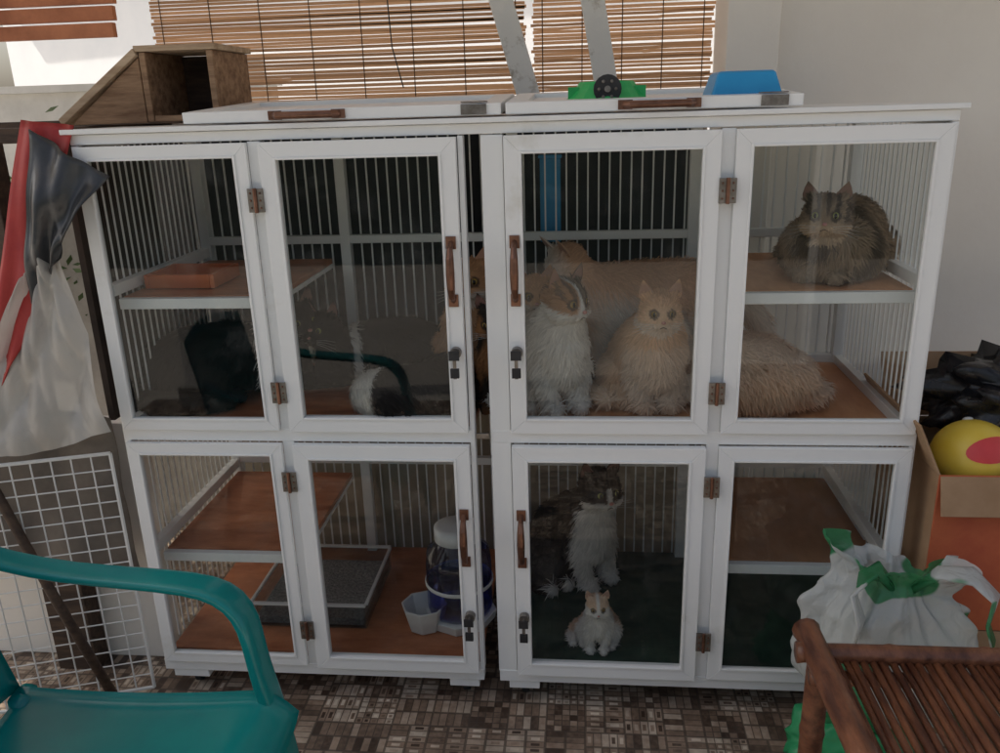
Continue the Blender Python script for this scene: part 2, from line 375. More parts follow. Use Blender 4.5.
def c_cream(p,h,ih):
    c=mixc(np.tile(CR,(len(p),1)),CR*1.12,vnoise(p,14,2)*.5+.3)
    c=mixc(c,OR*1.2,np.where(ih,sstep(h[:,2]-.018,.02)*.35,0)+np.clip(np.sin(p[:,0]*70+vnoise(p,14,5)),0,1)*.12)
    return mixc(c,W_,np.where(ih,sstep(-.016-h[:,2],.012)*.5,sstep(p[:,0]-.045,.03)*sstep(.2-p[:,2],.04)*.4))
def c_lcream(p,h,ih):
    return mixc(np.tile(CR*1.1,(len(p),1)),W_,vnoise(p,12,12)*.4+.5)
def c_orange(p,h,ih):
    c=np.tile(OR,(len(p),1)); c=mixc(c,CR,sstep(vnoise(p,12,7),.8)*.5); c=mixc(c,OR*.65,np.clip(np.sin(p[:,0]*80+vnoise(p,25,5)*1.5)*2-.6,0,1)*.4)
    return mixc(c,W_,np.where(ih,sstep(-.016-h[:,2],.01),sstep(.05-p[:,2],.02))*.7)
def c_orwhite(p,h,ih):
    return mixc(np.tile(W_,(len(p),1)),OR*1.15,sstep(vnoise(p,12,9)+np.clip((p[:,2]-.17)*8,-1,1)*.7,.5)*.8)
def c_calico(p,h,ih):
    n=vnoise(p,22,3); c=np.tile(W_,(len(p),1))
    back=sstep(.005-p[:,0]+n*.012,.015)*sstep(p[:,2]-.05,.02)
    c=mixc(c,OR*.75,back*sstep(n+.2,.2)*.9); c=mixc(c,DK,back*sstep(n-.35,.2)*.9)
    top=ih*sstep(h[:,2]+.010-.3*np.clip(.03-h[:,0],-.02,.02),.008)*sstep(np.abs(h[:,1])-.004-.25*np.clip(.012-h[:,2],0,.03),.005)
    c=mixc(c,np.where((h[:,1]>-.004)[:,None],GR*.62,OR*.7),top*.95)
    return mixc(c,DK*1.3,ih*sstep(np.sin(h[:,1]*330)-.2,.4)*sstep(h[:,2]-.012,.01)*.65)
def c_tabby(p,h,ih):
    s=np.sin(p[:,0]*62+p[:,2]*22+vnoise(p,16,4)*1.9); c=mixc(np.tile(GR,(len(p),1)),DK*1.2,sstep(s-.25,.7)*.8)
    hs=np.sin(h[:,1]*330+vnoise(p,30,4)*.5); hc=mixc(np.tile(GR,(len(p),1)),DK,np.clip(hs*2,0,1)*.8)
    c=mixc(c,hc,ih*sstep(h[:,2]-.006,.01))
    c=mixc(c,GR*1.9,ih*sstep(-.010-h[:,2],.01)*sstep(h[:,0]-.015,.01)*.75)
    return mixc(c,CR*.75,np.clip(vnoise(p,9,8),0,1)*.30*(~ih))
def c_bw(p,h,ih):
    c=np.tile(BK,(len(p),1)); n=vnoise(p,11,6)
    w=np.where(ih,np.maximum(sstep(.012-np.abs(h[:,1]),.006)*(h[:,2]<.03),sstep(-.012-h[:,2],.008)),np.maximum(sstep(p[:,0]-.035,.01),np.maximum(sstep(.04-p[:,2],.01),sstep(n-.85,.2))))
    return mixc(c,W_,w*.97)
def c_bwb(p,h,ih):
    c=np.tile(BK,(len(p),1)); n=vnoise(p,20,6)*.006
    w=np.where(ih,sstep(-.012-h[:,2],.006)*(h[:,0]>.01)+sstep(.006-np.abs(h[:,1]),.004)*(h[:,2]<.02)*(h[:,0]>.02),np.maximum(sstep(p[:,0]+n-.055,.01)*(p[:,2]<.245),sstep(p[:,0]-.04,.01)*sstep(.06-p[:,2],.02)))
    return mixc(c,W_,w*.97)
def c_black(p,h,ih):
    c=np.tile(BK,(len(p),1)); return mixc(c,W_,((np.abs(p[:,0]-.06)<.012)&(~ih))*.9)
def c_tortie(p,h,ih):
    n=vnoise(p,26,13); c=np.tile(DK*.7,(len(p),1)); c=mixc(c,OR*.6,sstep(n-.25,.3)*.9); return mixc(c,W_,sstep(-.5-n,.2)*.9)
def c_kitten(p,h,ih):
    n=vnoise(p,18,21)
    return mixc(np.tile(W_,(len(p),1)),CR*.9,np.where(ih,sstep(h[:,2]-.010,.01)*sstep(np.abs(h[:,1])-.006,.006),sstep(-.02-p[:,0],.02)*(n>-.1))*.85)

def pose_sit():
    ch=[ [((-.095,0,.075),.072),((-.055,0,.12),.080),((-.005,0,.165),.072),((.03,0,.20),.061),((.05,0,.235),.050)],
         [((.035,0,.17),.062),((.05,0,.12),.047)]]
    for s in (1,-1):
        ch.append([((.03,s*.038,.165),.038),((.05,s*.044,.11),.029),((.062,s*.037,.05),.021),((.068,s*.035,.022),.019),((.086,s*.035,.017),.020)])
        ch.append([((-.08,s*.045,.085),.055),((-.035,s*.066,.075),.052),((-.01,s*.07,.045),.036)])
        ch.append([((-.05,s*.07,.02),.02),((.015,s*.074,.019),.021),((.035,s*.074,.017),.019)])
    ch.append([((-.15,0,.04),.03),((-.16,-.06,.028),.028),((-.11,-.12,.028),.03),((-.03,-.138,.026),.028),((.03,-.128,.022),.020)])
    return ch,(.078,0,.285)
def pose_lie(hz=.16,hx=.145):
    ch=[ [((-.16,0,.075),.07),((-.10,0,.088),.085),((-.02,0,.09),.088),((.06,0,.085),.078),((.10,0,.10),.063),((.12,0,.125),.052)],[((.11,0,.08),.06),((.13,0,.05),.045)]]
    for s in (1,-1):
        ch.append([((.06,s*.05,.06),.04),((.10,s*.055,.03),.027),((.15,s*.04,.02),.02),((.17,s*.04,.018),.019)])
        ch.append([((-.12,s*.05,.06),.06),((-.06,s*.08,.05),.042),((-.05,s*.09,.02),.02),((0,s*.09,.018),.018)])
    ch.append([((-.22,0,.04),.03),((-.24,-.07,.03),.03),((-.17,-.125,.028),.03),((-.08,-.14,.026),.028),((-.02,-.13,.02),.018)])
    return ch,(hx,0,hz)
def pose_lie_low():
    ch,h=pose_lie(.165,.155)
    ch.append([((.06,.05,.07),.062),((.10,.03,.085),.062),((.115,0,.09),.060),((.10,-.03,.085),.062),((.06,-.05,.07),.062)])
    return ch,h
def pose_stand():
    ch=[ [((-.17,0,.20),.055),((-.12,0,.205),.068),((-.03,0,.20),.074),((.07,0,.20),.070),((.12,0,.225),.055),((.15,0,.26),.045)]]
    for s in (1,-1):
        dx=.02*s
        ch.append([((.09,s*.035,.18),.04),((.08+dx,s*.04,.12),.026),((.095+dx,s*.038,.055),.017),((.095+dx,s*.038,.02),.016),((.112+dx,s*.038,.014),.018)])
        ch.append([((-.14,s*.035,.18),.052),((-.105-dx,s*.042,.12),.036),((-.16-dx,s*.04,.065),.018),((-.145-dx,s*.04,.02),.016),((-.125-dx,s*.04,.014),.018)])
    ch.append([((-.20,0,.22),.024),((-.26,0,.20),.024),((-.31,.02,.14),.026),((-.33,.04,.08),.024),((-.36,.05,.05),.016)])
    return ch,(.18,0,.295)
def pose_curl():
    ch=[[((.09,.03,.06),.05),((.07,.09,.07),.062),((0,.11,.08),.075),((-.08,.07,.085),.08),((-.10,-.01,.08),.08),((-.05,-.08,.07),.07)],
        [((-.02,-.1,.05),.05),((.04,-.1,.03),.028),((.09,-.07,.025),.024)],[((0,.02,.06),.06),((.0,-.04,.05),.05)]]
    return ch,(.11,-.01,.075)
def cat(name,loc,yaw,pose,cf,sc=1,hy=0,hp=0,seed=1,L=.022,n=8000,eye='eye',hroll=0,hs_=1.13,fat=1.0,lift=.26,frz=.15,esc=1.0):
    e=empty(name,loc,yaw,sc)
    ch,hc=pose()
    V=[];F=[];o=0
    def sph(c,r):
        nonlocal o
        V.append(c+ICV*r); F.extend([(a+o,b+o,d+o) for a,b,d in ICF]); o+=len(ICV)
    for c in ch:
        for (p0,r0),(p1,r1) in zip(c[:-1],c[1:]):
            if r0>.04: r0=r0*fat
            if r1>.04: r1=r1*fat
            p0=np.array(p0);p1=np.array(p1); m=max(2,int(np.linalg.norm(p1-p0)/.011))
            for i in range(m+1): t=i/m; sph(p0*(1-t)+p1*t,r0*(1-t)+r1*t)
    H=Matrix.Translation(hc)@Matrix.Rotation(hy,4,'Z')@Matrix.Rotation(hp,4,'Y')@Matrix.Rotation(hroll,4,'X')@Matrix.Scale(hs_,4)
    Hn=np.array(H); R=Hn[:3,:3]; T=Hn[:3,3]; Ri=np.linalg.inv(R)
    def hs(c,r):
        nonlocal o
        V.append((np.array(c)+ICV*np.array(r))@R.T+T); F.extend([(a+o,b+o,d+o) for a,b,d in ICF]); o+=len(ICV)
    hs((0,0,0),(.045,.047,.042)); hs((-.012,0,.004),(.040,.044,.041)); hs((.010,.019,-.016),(.031,.031,.024)); hs((.010,-.019,-.016),(.031,.031,.024))
    hs((.033,.0,-.006),(.019,.013,.014)); hs((.038,.0085,-.019),(.0135,.012,.010)); hs((.038,-.0085,-.019),(.0135,.012,.010)); hs((.033,0,-.027),(.012,.011,.008))
    for s in (1,-1): hs((-.004,s*.028,.034),(.010,.014,.012))
    me=bpy.data.meshes.new('body'); V=np.concatenate(V); me.from_pydata(V.tolist(),[],F); me.update()
    ob=bpy.data.objects.new('tmp',me); COL.objects.link(ob)
    rm=ob.modifiers.new('r','REMESH'); rm.mode='VOXEL'; rm.voxel_size=.0055
    sm=ob.modifiers.new('s','SMOOTH'); sm.iterations=5; sm.factor=.5
    dg=bpy.context.evaluated_depsgraph_get(); me2=bpy.data.meshes.new_from_object(ob.evaluated_get(dg))
    bpy.data.objects.remove(ob)
    nv=len(me2.vertices); P=np.empty(nv*3); me2.vertices.foreach_get('co',P); P=P.reshape(-1,3)
    NN=np.empty(nv*3); me2.vertices.foreach_get('normal',NN); NN=NN.reshape(-1,3)
    def colat(p):
        h=(p-T)@Ri.T; ih=np.linalg.norm(h,axis=1)<.062
        return cf(p,h,ih),h,ih
    C,h,ih=colat(P)
    for s in (1,-1):
        dd=np.linalg.norm(h-np.array((.037,s*.0195,.006)),axis=1); C=mixc(C,BK*2,(dd<.0125)*.8)
    ca=me2.color_attributes.new('Col','FLOAT_COLOR','POINT'); ca.data.foreach_set('color',np.c_[C*.9,np.ones(nv)].astype(np.float32).ravel())
    me2.materials.clear(); me2.materials.append(M['fur']); me2.polygons.foreach_set('use_smooth',[True]*len(me2.polygons)); me2.update()
    bo=bpy.data.objects.new('body',me2); COL.objects.link(bo); bo.parent=e
    rs=np.random.RandomState(seed); n=int(n*1.6); idx=rs.randint(0,nv,n); p=P[idx]+rs.randn(n,3)*.002; nn=NN[idx]
    c,h,ih=colat(p)
    keep=np.ones(n,bool)
    for s in (1,-1): keep&=np.linalg.norm(h-np.array((.042,s*.0185,.008)),axis=1)>.0155
    keep&=np.linalg.norm(h-np.array((.053,0,-.008)),axis=1)>.010
    p,nn,c,h,ih=p[keep],nn[keep],c[keep],h[keep],ih[keep]; n=len(p)
    flow=np.tile(np.array([-.6,0,-.7]),(n,1)); flow+=np.stack([vnoise(p,28,31),vnoise(p,28,32),vnoise(p,28,33)],1)*.22*(frz/.12)+rs.randn(n,3)*frz
    fh=(h-np.array((.05,0,0))); fh/=np.linalg.norm(fh,axis=1)[:,None]; flow=np.where(ih[:,None],fh@R.T+rs.randn(n,3)*.12,flow)
    flow-=nn*(flow*nn).sum(1)[:,None]; flow/=np.linalg.norm(flow,axis=1)[:,None]+1e-6
    d=flow*.92+nn*(np.where(ih,.22,lift)+.14*rs.rand(n))[:,None]
    ll=L*(.6+.75*rs.rand(n)**1.3); ll=np.where(ih,min(L,.024)*(.65+.6*rs.rand(n))*np.clip(.2+np.linalg.norm(h-np.array((.05,0,-.005)),axis=1)*9,.2,.9),ll)
    low=p[:,2]<.03; ll=np.where(low,ll*.4,ll)
    sd=np.cross(d,nn); sd/=np.linalg.norm(sd,axis=1)[:,None]+1e-6
    w=.0010+.0008*rs.rand(n)
    base=p-nn*.002
    mid=base+(d*.55)*ll[:,None]; tip=base+(d-nn*.18)*ll[:,None]+np.array([0,0,-.08])*ll[:,None]
    vs=np.stack([base-sd*w[:,None],base+sd*w[:,None],mid+sd*w[:,None]*.8,mid-sd*w[:,None]*.8,tip],1).reshape(-1,3)
    vs[:,2]=np.maximum(vs[:,2],.001)
    k=np.arange(n)*5
    faces=np.stack([k,k+1,k+2,k+3],1).tolist()+np.stack([k+3,k+2,k+4],1).tolist()
    fm=bpy.data.meshes.new('fur'); fm.from_pydata(vs.tolist(),[],faces)
    cc=c*(.86+.28*rs.rand(n))[:,None]; cc=np.repeat(cc,5,0)
    ca=fm.color_attributes.new('Col','FLOAT_COLOR','POINT'); ca.data.foreach_set('color',np.c_[cc,np.ones(len(cc))].astype(np.float32).ravel())
    fm.materials.append(M['fur']); fm.polygons.foreach_set('use_smooth',[True]*len(faces)); fm.update()
    nq=nn+rs.randn(n,3)*.12; nq/=np.linalg.norm(nq,axis=1)[:,None]
    fm.normals_split_custom_set_from_vertices(np.repeat(nq,5,0).tolist())
    fo=bpy.data.objects.new('fur',fm); COL.objects.link(fo); fo.parent=e
    ea=MB()
    for s in (1,-1):
        b0=np.array((-.006,s*.029,.030)); tp=b0+np.array((.002,s*.012,.046))*esc
        ec=cf((np.array([b0,b0])@R.T+T),np.array([b0,b0+np.array((0,0,.01))]),np.array([True,True]))[1]
        lv=[(0,1),(.35,.9),(.7,.5),(.93,.14),(1,.02)]; nr=12; vs=[];cols=[]
        for t,rr in lv:
            for j in range(nr):
                th=2*math.pi*j/nr; front=math.cos(th)
                q=b0+(tp-b0)*t+np.array((.009*rr*front*(.15 if front>0 else 1),.0185*rr*math.sin(th),0))
                vs.append(H@Vector(q)); 
                cols.append(tuple((PK*.45+ec*.3) if (front>.35 and .1<t<.9) else ec*.9))
        fs=[(a*nr+j,a*nr+(j+1)%nr,(a+1)*nr+(j+1)%nr,(a+1)*nr+j) for a in range(len(lv)-1) for j in range(nr)]
        oo=len(ea.v); ea.add(vs,fs,'fur'); ea.c[oo:]=cols
    ea.obj('ears',e,smooth=True,attr=True)
    ey=MB(); H3=H.to_3x3()
    for s in (1,-1):
        ey.ell(H@Vector((.0335,s*.0180,.006)),.0086*hs_,eye,16,10)
        ey.ell(H@Vector((.0385,s*.0192,.0062)),(.0040,.0046,.0060),'pupil',12,8,H3)
    ey.ell(H@Vector((.0535,0,-.0085)),(.004,.0055,.0038),'pink',10,6,H3)
    ey.tube([H@Vector((.051,.008,-.024)),H@Vector((.0525,0,-.0195)),H@Vector((.051,-.008,-.024))],.0009,'pupil',5)
    for s in (1,-1):
        for j in range(4):
            ey.tube([H@Vector((.045,s*.014,-.016-.003*j)),H@Vector((.048,s*.045,-.012-.006*j)),H@Vector((.04,s*.068,-.016-.009*j))],[.0004,.0003,.0002],'whitep',4)
    ey.obj('face',e,smooth=True)
    return e
d2=math.radians
FU=ZM+.005; FL=ZB+.049
cat('cat',(.115,.19,FU),d2(-62),pose_sit,c_calico,1.03,hy=d2(20),hp=d2(8),seed=1,n=17000,L=.032,fat=1.12,frz=.2,lift=.3)
cat('cat',(.365,.21,FU),d2(-80),pose_sit,c_cream,.92,hy=d2(-5),hp=d2(8),seed=2,n=22000,L=.042,fat=1.22,frz=.24,lift=.38)
cat('cat',(.34,.44,FU),d2(190),pose_stand,c_orwhite,1.1,hy=d2(20),hp=d2(35),seed=3,n=13000,L=.036,fat=1.3,frz=.22,lift=.34)
cat('cat',(.04,.42,FU),d2(-70),pose_sit,c_orange,.92,hy=d2(-10),hp=d2(10),seed=4,n=9000)
cat('cat',(.545,.24,FU),d2(160),pose_lie,c_lcream,.95,seed=5,hp=d2(25),n=14000,L=.040,fat=1.15,frz=.28,lift=.42)
cat('cat',(.812,.27,1.102),d2(-118),pose_lie_low,c_tabby,.94,hy=d2(12),hp=d2(2),seed=6,n=28000,L=.040,eye='eyeg',fat=1.12,frz=.2,lift=.36,esc=.9,hs_=1.15)
cat('cat',(-.115,.40,FU),d2(-85),pose_sit,c_orange,1.08,hy=d2(-8),hp=d2(5),seed=7,n=9000)
cat('cat',(-.24,.155,FU),d2(165),pose_curl,c_bw,.95,seed=8,n=11000,frz=.2)
cat('cat',(-.76,.30,FU),d2(20),pose_lie,c_black,1.15,hy=d2(-60),seed=9,n=8000,eye='eyeg')
cat('cat',(-.40,.42,FU),d2(200),pose_lie,c_black,1.0,hy=d2(50),seed=19,n=8000,eye='eyeg')
cat('cat',(-.015,.20,FU),d2(-95),pose_sit,c_tortie,.85,hy=0,hp=d2(14),seed=10,n=8000)
cat('cat',(.185,.45,FL),d2(-48),pose_sit,c_bwb,1.15,hy=d2(-15),hp=d2(5),seed=12,n=15000,L=.028,fat=1.08,eye='eyeg')
cat('cat',(.235,.10,FL),d2(-95),pose_sit,c_kitten,.52,hy=d2(10),hp=d2(8),seed=14,n=7000,L=.034,hs_=1.25)

# ---------------------------------------------------------------- things in the cabinet
tr=MB()
def tray(m,x0,x1,y0,y1,z,h,k,t=.004,fl=.012):
    m.box(x0,x1,y0,y1,z,z+t,k)
    m.box(x0-fl,x0,y0-fl,y1+fl,z,z+h,k); m.box(x1,x1+fl,y0-fl,y1+fl,z,z+h,k); m.box(x0,x1,y0-fl,y0,z,z+h,k); m.box(x0,x1,y1,y1+fl,z,z+h,k)
tray(tr,-.74,-.42,.14,.46,FL+.002,.07,'clear',fl=.005); tr.box(-.738,-.422,.142,.458,FL+.008,FL+.03,'litter')
for a in ((-.748,-.412,.13,.142),(-.748,-.412,.458,.47),(-.752,-.742,.143,.457),(-.418,-.408,.143,.457)): tr.box(a[0],a[1],a[2],a[3],FL+.073,FL+.08,'whitep')
tr.obj('litter_tray',bevel=.002)
t2=MB(); tray(t2,-.90,-.74,.16,.30,1.103,.035,'orangep'); t2.obj('orange_food_tray',bevel=.006)
wd_=empty('water_dispenser',(-.155,.21,FL+.001))
j=MB()
j.lathe((0,0,.03),[(0,.002),(.088,.003),(.093,.02),(.093,.15),(.088,.19),(.06,.22),(.055,.235)],'bluejar',32)
j.lathe((0,0,.03),[(.062,.225),(.064,.226),(.064,.262),(.05,.268),(0,.27)],'whitep',32); j.lathe((0,0,.03),[(.0,.004),(.088,.006),(.088,.1),(0,.1)],'bluejar',32)
j.lathe((0,0,.03),[(.095,.09),(.097,.092),(.097,.1),(.095,.102)],'whitep',32)
j.obj('jar',wd_,smooth=True)
j=MB()
j.lathe((0,0,0),[(0,.0),(.098,.0),(.104,.028),(.09,.031),(0,.031)],'whitep',8)
# drinking trough reaching toward the front left
for (cx0,cy0,r0) in ((-.095,-.05,.066),): 
    j.lathe((cx0,cy0,0),[(0,.001),(r0*.72,.001),(r0,.075),(r0*.9,.075),(r0*.64,.012),(0,.012)],'whitep',8)
j.obj('base',wd_,bevel=.002)
bb=MB(); bb.box(-.03,.03,-.004,.004,0,.24,'blue'); bb.box(-.034,.034,-.006,.006,.24,.25,'blue'); o=bb.obj('blue_board',bevel=.003); o.location=(.10,.635,1.13)

# ---------------------------------------------------------------- on top
ZTT=ZT+.045
g=MB()
g.lathe((0,0,0),[(0,.0),(.085,.0),(.09,.008),(.07,.03),(.06,.045),(.045,.045),(.04,.02),(0,.018)],'greenp',20)
g.box(-.085,-.06,-.03,.03,.004,.035,'greenp'); g.box(.06,.085,-.03,.03,.004,.035,'greenp')
g.tube([(0,-.085,.028),(0,-.06,.028)],.030,'black',20); g.tube([(0,-.09,.028),(0,-.085,.028)],.007,'metal',12)
for q in range(6):
    a=q*math.pi/3; g.ell((.018*math.cos(a),-.086,.028+.018*math.sin(a)),(.004,.003,.004),'metal',8,5)
o=g.obj('green_toy_feeder',bevel=.002); o.location=(.245,.14,ZTT-.012)
b=MB(); b.lathe((0,0,0),[(.105,0),(.107,.004),(.085,.055),(.078,.06),(0,.06)],'blue',4); b.lathe((0,0,0),[(.12,0),(.12,.008),(.1,.008)],'blue',4)
o=b.obj('blue_food_bowl',bevel=.006); o.location=(.535,.12,ZTT-.016); o.rotation_euler=(0,0,d2(45))
w=MB()
x0,x1=-1.09,-.70; xc=x1-.19
y0,y1=.25,.46
zb=ZT+.03; zt=zb+.155
for yy,k in ((y0,'planks'),(y1,'planks')):
    vs=[(x0,yy,zb-.01),(xc,yy,zb-.01),(xc,yy,zt-.012)]; vs+=[(a,b_+.014,c) for a,b_,c in vs]
    w.add(vs,[(0,1,2),(5,4,3),(0,3,4,1),(1,4,5,2),(2,5,3,0)],k)
for i in range(3):
    ya=y0-.012+i*.08
    vs=[(x0-.02,ya,zb-.012),(xc+.002,ya,zt-.008),(xc+.002,ya+.077,zt-.008),(x0-.02,ya+.077,zb-.012)]; vs+= [(a-.008,b_,c+.016) for a,b_,c in vs]
    w.add(vs,[(3,2,1,0),(4,5,6,7),(0,1,5,4),(1,2,6,5),(2,3,7,6),(3,0,4,7)],'plankl')
w.box(xc+.003,xc+.019,y0-.002,y1+.013,zb-.008,zt-.001,'planks'); w.box(x1-.016,x1,y0-.002,y1+.013,zb-.008,zt-.001,'planks')
w.box(xc-.006,x1+.01,y0-.008,y1+.018,zt,zt+.014,'plankl'); w.box(xc+.02,x1-.017,y0,y1,zb-.008,zb+.006,'planks'); w.box(xc+.02,x1-.017,y1-.012,y1,zb+.007,zt-.002,'darkwood')  # dark inside of the open box put into the back board's colour
w.obj('wooden_wedge_box',bevel=.002)
tb=MB(); tb.box(-1.6,.12,.62,.66,1.475,1.515,'darkwood'); tb.obj('timber_beam',bevel=.003)
for i,xx in enumerate((.045,.275)):
    p=MB(); Mx=Matrix.Translation((xx,.80,1.50))@Matrix.Rotation(d2(-16 if i==0 else -10),4,'Y')
    p.box(-.034,.034,-.015,.015,-1.3,.75,'whited',Mx); p.obj('painted_timber_post',bevel=.003)

# ---------------------------------------------------------------- blinds
def blind(name,x0,x1,y,z0,z1,sd,dens=.0095):
    r=random.Random(sd); m=MB(); z=z0
    while z<z1:
        hgt=dens*r.uniform(.86,1.0); tl=r.uniform(-.004,.004); c=r.uniform(.7,1.3); base=(.52*c,.30*c,.165*c)
        xs=[x0+r.uniform(-.006,.006)]+sorted(r.uniform(x0,x1) for _ in range(3))+[x1+r.uniform(-.006,.006)]
        dz=[0]+[r.uniform(-.0012,.0012) for _ in range(3)]+[0]
        vs=[]
        for xx,d_ in zip(xs,dz): vs+= [(xx,y-.0012,z+d_+tl*(xx-x0)),(xx,y-.0012,z+hgt+d_+tl*(xx-x0))]
        m.add(vs,[(2*i,2*i+2,2*i+3,2*i+1) for i in range(4)],'bamb',base)
        z+=dens*r.uniform(1.0,1.16)
        if r.random()<.08: z+=.0035
    n=int((x1-x0)/.17)+1
    for i in range(n+1):
        xx=x0+.03+(x1-x0-.06)*i/n
        m.tube([(xx,y-.004,z0),(xx+.003,y-.004,z1)],.0017,'bamb',5,(.16,.10,.06))
    m.tube([(x0,y,z0-.012),(x1,y,z0-.012)],.012,'bamb',8,(.3,.15,.08))
    m.obj(name,attr=True)
blind('bamboo_blind',-1.16,.02,.90,1.50,2.35,3); blind('bamboo_blind',.04,.585,.92,1.46,2.35,4)
cord=MB(); cord.tube([(-.42,.88,2.3),(-.40,.88,1.9),(-.39,.87,1.7),(-.36,.86,1.58)],.002,'black',6); cord.obj('blind_cord')
# ---------------------------------------------------------------- setting
s=MB(); s.box(.735,3.4,.75,.9,0,2.6,'wall'); s.box(.590,.733,.69,.93,0,2.6,'wall'); s.obj('house_wall',bevel=.004)
s=MB(); s.box(-1.7,.587,.96,1.08,0,1.44,'conc'); s.obj('parapet_wall')
s=MB(); s.grid(lambda u,v:(-1.0+1.52*u,.675+.012*math.sin(u*40)+.008*math.sin(v*7+u*9),.80+.68*v),60,8,'dark'); s.obj('dark_tarpaulin',smooth=True)
s=MB(); s.box(-1.0,.57,.66,.675,.02,.76,'beige'); s.obj('backing_board')
s=MB(); s.box(-1.018,-1.002,.06,.655,.78,1.47,'darkbrown'); s.obj('dark_side_backing')  # dark sheet added so the upper left compartment looks dark behind its bars
s=MB(); s.box(-3.6,3.4,-.5,1.15,2.5,2.56,'roof'); s.obj('terrace_shade_roof')  # roof out of view, reach set to shade the cabinet and admit sky
for xx in (-1.88,1.40):  # unseen columns, added to reflect as bright streaks in the panes
    s=MB(); s.box(xx-.08,xx+.08,-2.45,-2.29,0,2.7,'white'); s.box(xx-.11,xx+.11,-2.48,-2.26,0,.12,'conc'); s.obj('reflection_column',bevel=.006)
s=MB(); s.add([(-2.2,-2.4,0),(3.4,-2.4,0),(3.4,.96,0),(-2.2,.96,0)],[(0,1,2,3)],'tiles'); s.obj('tiled_floor')
s=MB(); s.add([(-80,-80,-.005),(80,-80,-.005),(80,80,-.005),(-80,80,-.005)],[(0,1,2,3)],'ground'); s.obj('ground')
s=MB(); s.box(-9,9,-6.7,-6.5,0,1.9,'greenwall'); s.box(-9.05,9.05,-6.74,-6.46,1.902,1.97,'conc'); s.obj('reflection_wall')  # unseen wall, added as a dark even reflection for the upper glass
h=empty('white_house',(-3.2,6.5,0),d2(-28))
s=MB(); s.box(-4,8,0,4,0,3.4,'brightw'); s.obj('walls',h)
s=MB(); s.box(-4.3,8.3,-.35,4.3,3.41,3.6,'tile_roof'); s.obj('roof',h)
s=MB(); 
for xx in (-5.2+1.3,5.2): s.box(xx,xx+.4,-.03,-.003,.6,1.1,'dark'); s.box(xx-.06,xx+.46,-.05,-.01,.52,.59,'whitep')
s.obj('windows',h)
s=MB(); s.box(-3.4,-1.5,2.8,2.95,0,1.66,'lconc'); s.box(-2.05,-1.5,2.74,2.799,0,1.80,'lconc'); s.box(-3.42,-1.48,2.77,2.98,1.661,1.70,'lconc'); s.obj('garden_wall')
s=MB()
for i in range(3): s.box(-1.9,-1.12,.58+.012*i,.6+.012*i,1.735+.045*i,1.773+.045*i,'wood_red')
s.obj('wooden_louvre',bevel=.002)
s=MB(); s.box(-1.9,-.9,.35,.40,1.46,1.50,'darkwood'); s.obj('timber_rail',bevel=.003)
s=MB(); s.box(-1.32,-1.20,.07,.13,0,1.47,'darkwood'); s.obj('timber_post',bevel=.003)
def n2(u,v,a=1): return math.sin(u*9+v*4+a)*.5+math.sin(u*17-v*6+a*2)*.3+math.sin(v*15+a)*.2
def bil(c,u,v):
    a,b,c_,d=[Vector(q) for q in c]; return (a*(1-u)+b*u)*(1-v)+(d*(1-u)+c_*u)*v
s=MB(); C=[(-1.09,-.05,1.17),(-1.0,-.035,1.25),(-.935,-.045,.79),(-1.34,-.08,.72)]
s.grid(lambda u,v:bil(C,u,v)+Vector((0,-.012*n2(u,v)*1.6-.022*abs(math.sin(u*7+v*5))-.008*abs(math.sin(u*19-v*7)),.012*math.sin(u*8)*v)),44,44,'vinyl'); s.obj('vinyl_sheet',smooth=True)
s=MB(); C=[(-1.02,-.03,1.50),(-.855,-.035,1.395),(-.985,-.07,1.22),(-1.08,-.05,1.11)]
s.grid(lambda u,v:bil(C,u,v)+Vector((0,-.02*n2(u,v,3)-.03*math.sin(v*3.1),.0)),20,20,'greytarp'); s.obj('black_plastic_sheet',smooth=True,solid=.003)
s=MB(); C=[(-1.06,.0,1.52),(-.93,.0,1.505),(-1.08,-.075,1.06),(-1.24,-.085,.84)]
s.grid(lambda u,v:bil(C,u,v)+Vector((0,-.01*n2(u,v,5),0)),14,30,'red'); s.obj('red_cloth',smooth=True,solid=.003)
s=MB(); C=[(-1.9,-.02,.95),(-.99,.03,.80),(-.99,.02,.34),(-1.9,-.05,.42)]
s.grid(lambda u,v:bil(C,u,v)+Vector((0,-.02*n2(u*2,v,8),.02*n2(u*2,v,1)*v)),30,16,'browntarp'); s.obj('brown_cloth',smooth=True,solid=.003)
s=MB(); s.box(-2.1,-1.0,.14,.2,0,.74,'wall'); s.obj('low_wall',bevel=.003)
s=MB(); A=Vector((-.985,-.015,.02)); B=Vector((-1.60,-.22,.02)); L_=(B-A).length; dr=(B-A)/L_
n=int(L_/.045)
for i in range(n+1):
    p=A+dr*(L_*i/n); s.tube([p,p+Vector((0,0,.70))],.0022 if i%n else .005,'whitep',6)
for k in range(17):
    z=.70*k/16; s.tube([A+Vector((0,0,z)),B+Vector((0,0,z))],.002 if k%16 else .005,'whitep',6)
s.obj('wire_mesh_panel')
s=MB(); s.tube([(-1.03,-.10,0),(-1.15,-.11,.37),(-1.27,-.10,.73),(-1.37,-.10,1.0)],[.013,.0125,.012,.011],'darkwood',10); s.obj('wooden_stick',smooth=True)
s=MB(); rr=random.Random(5)
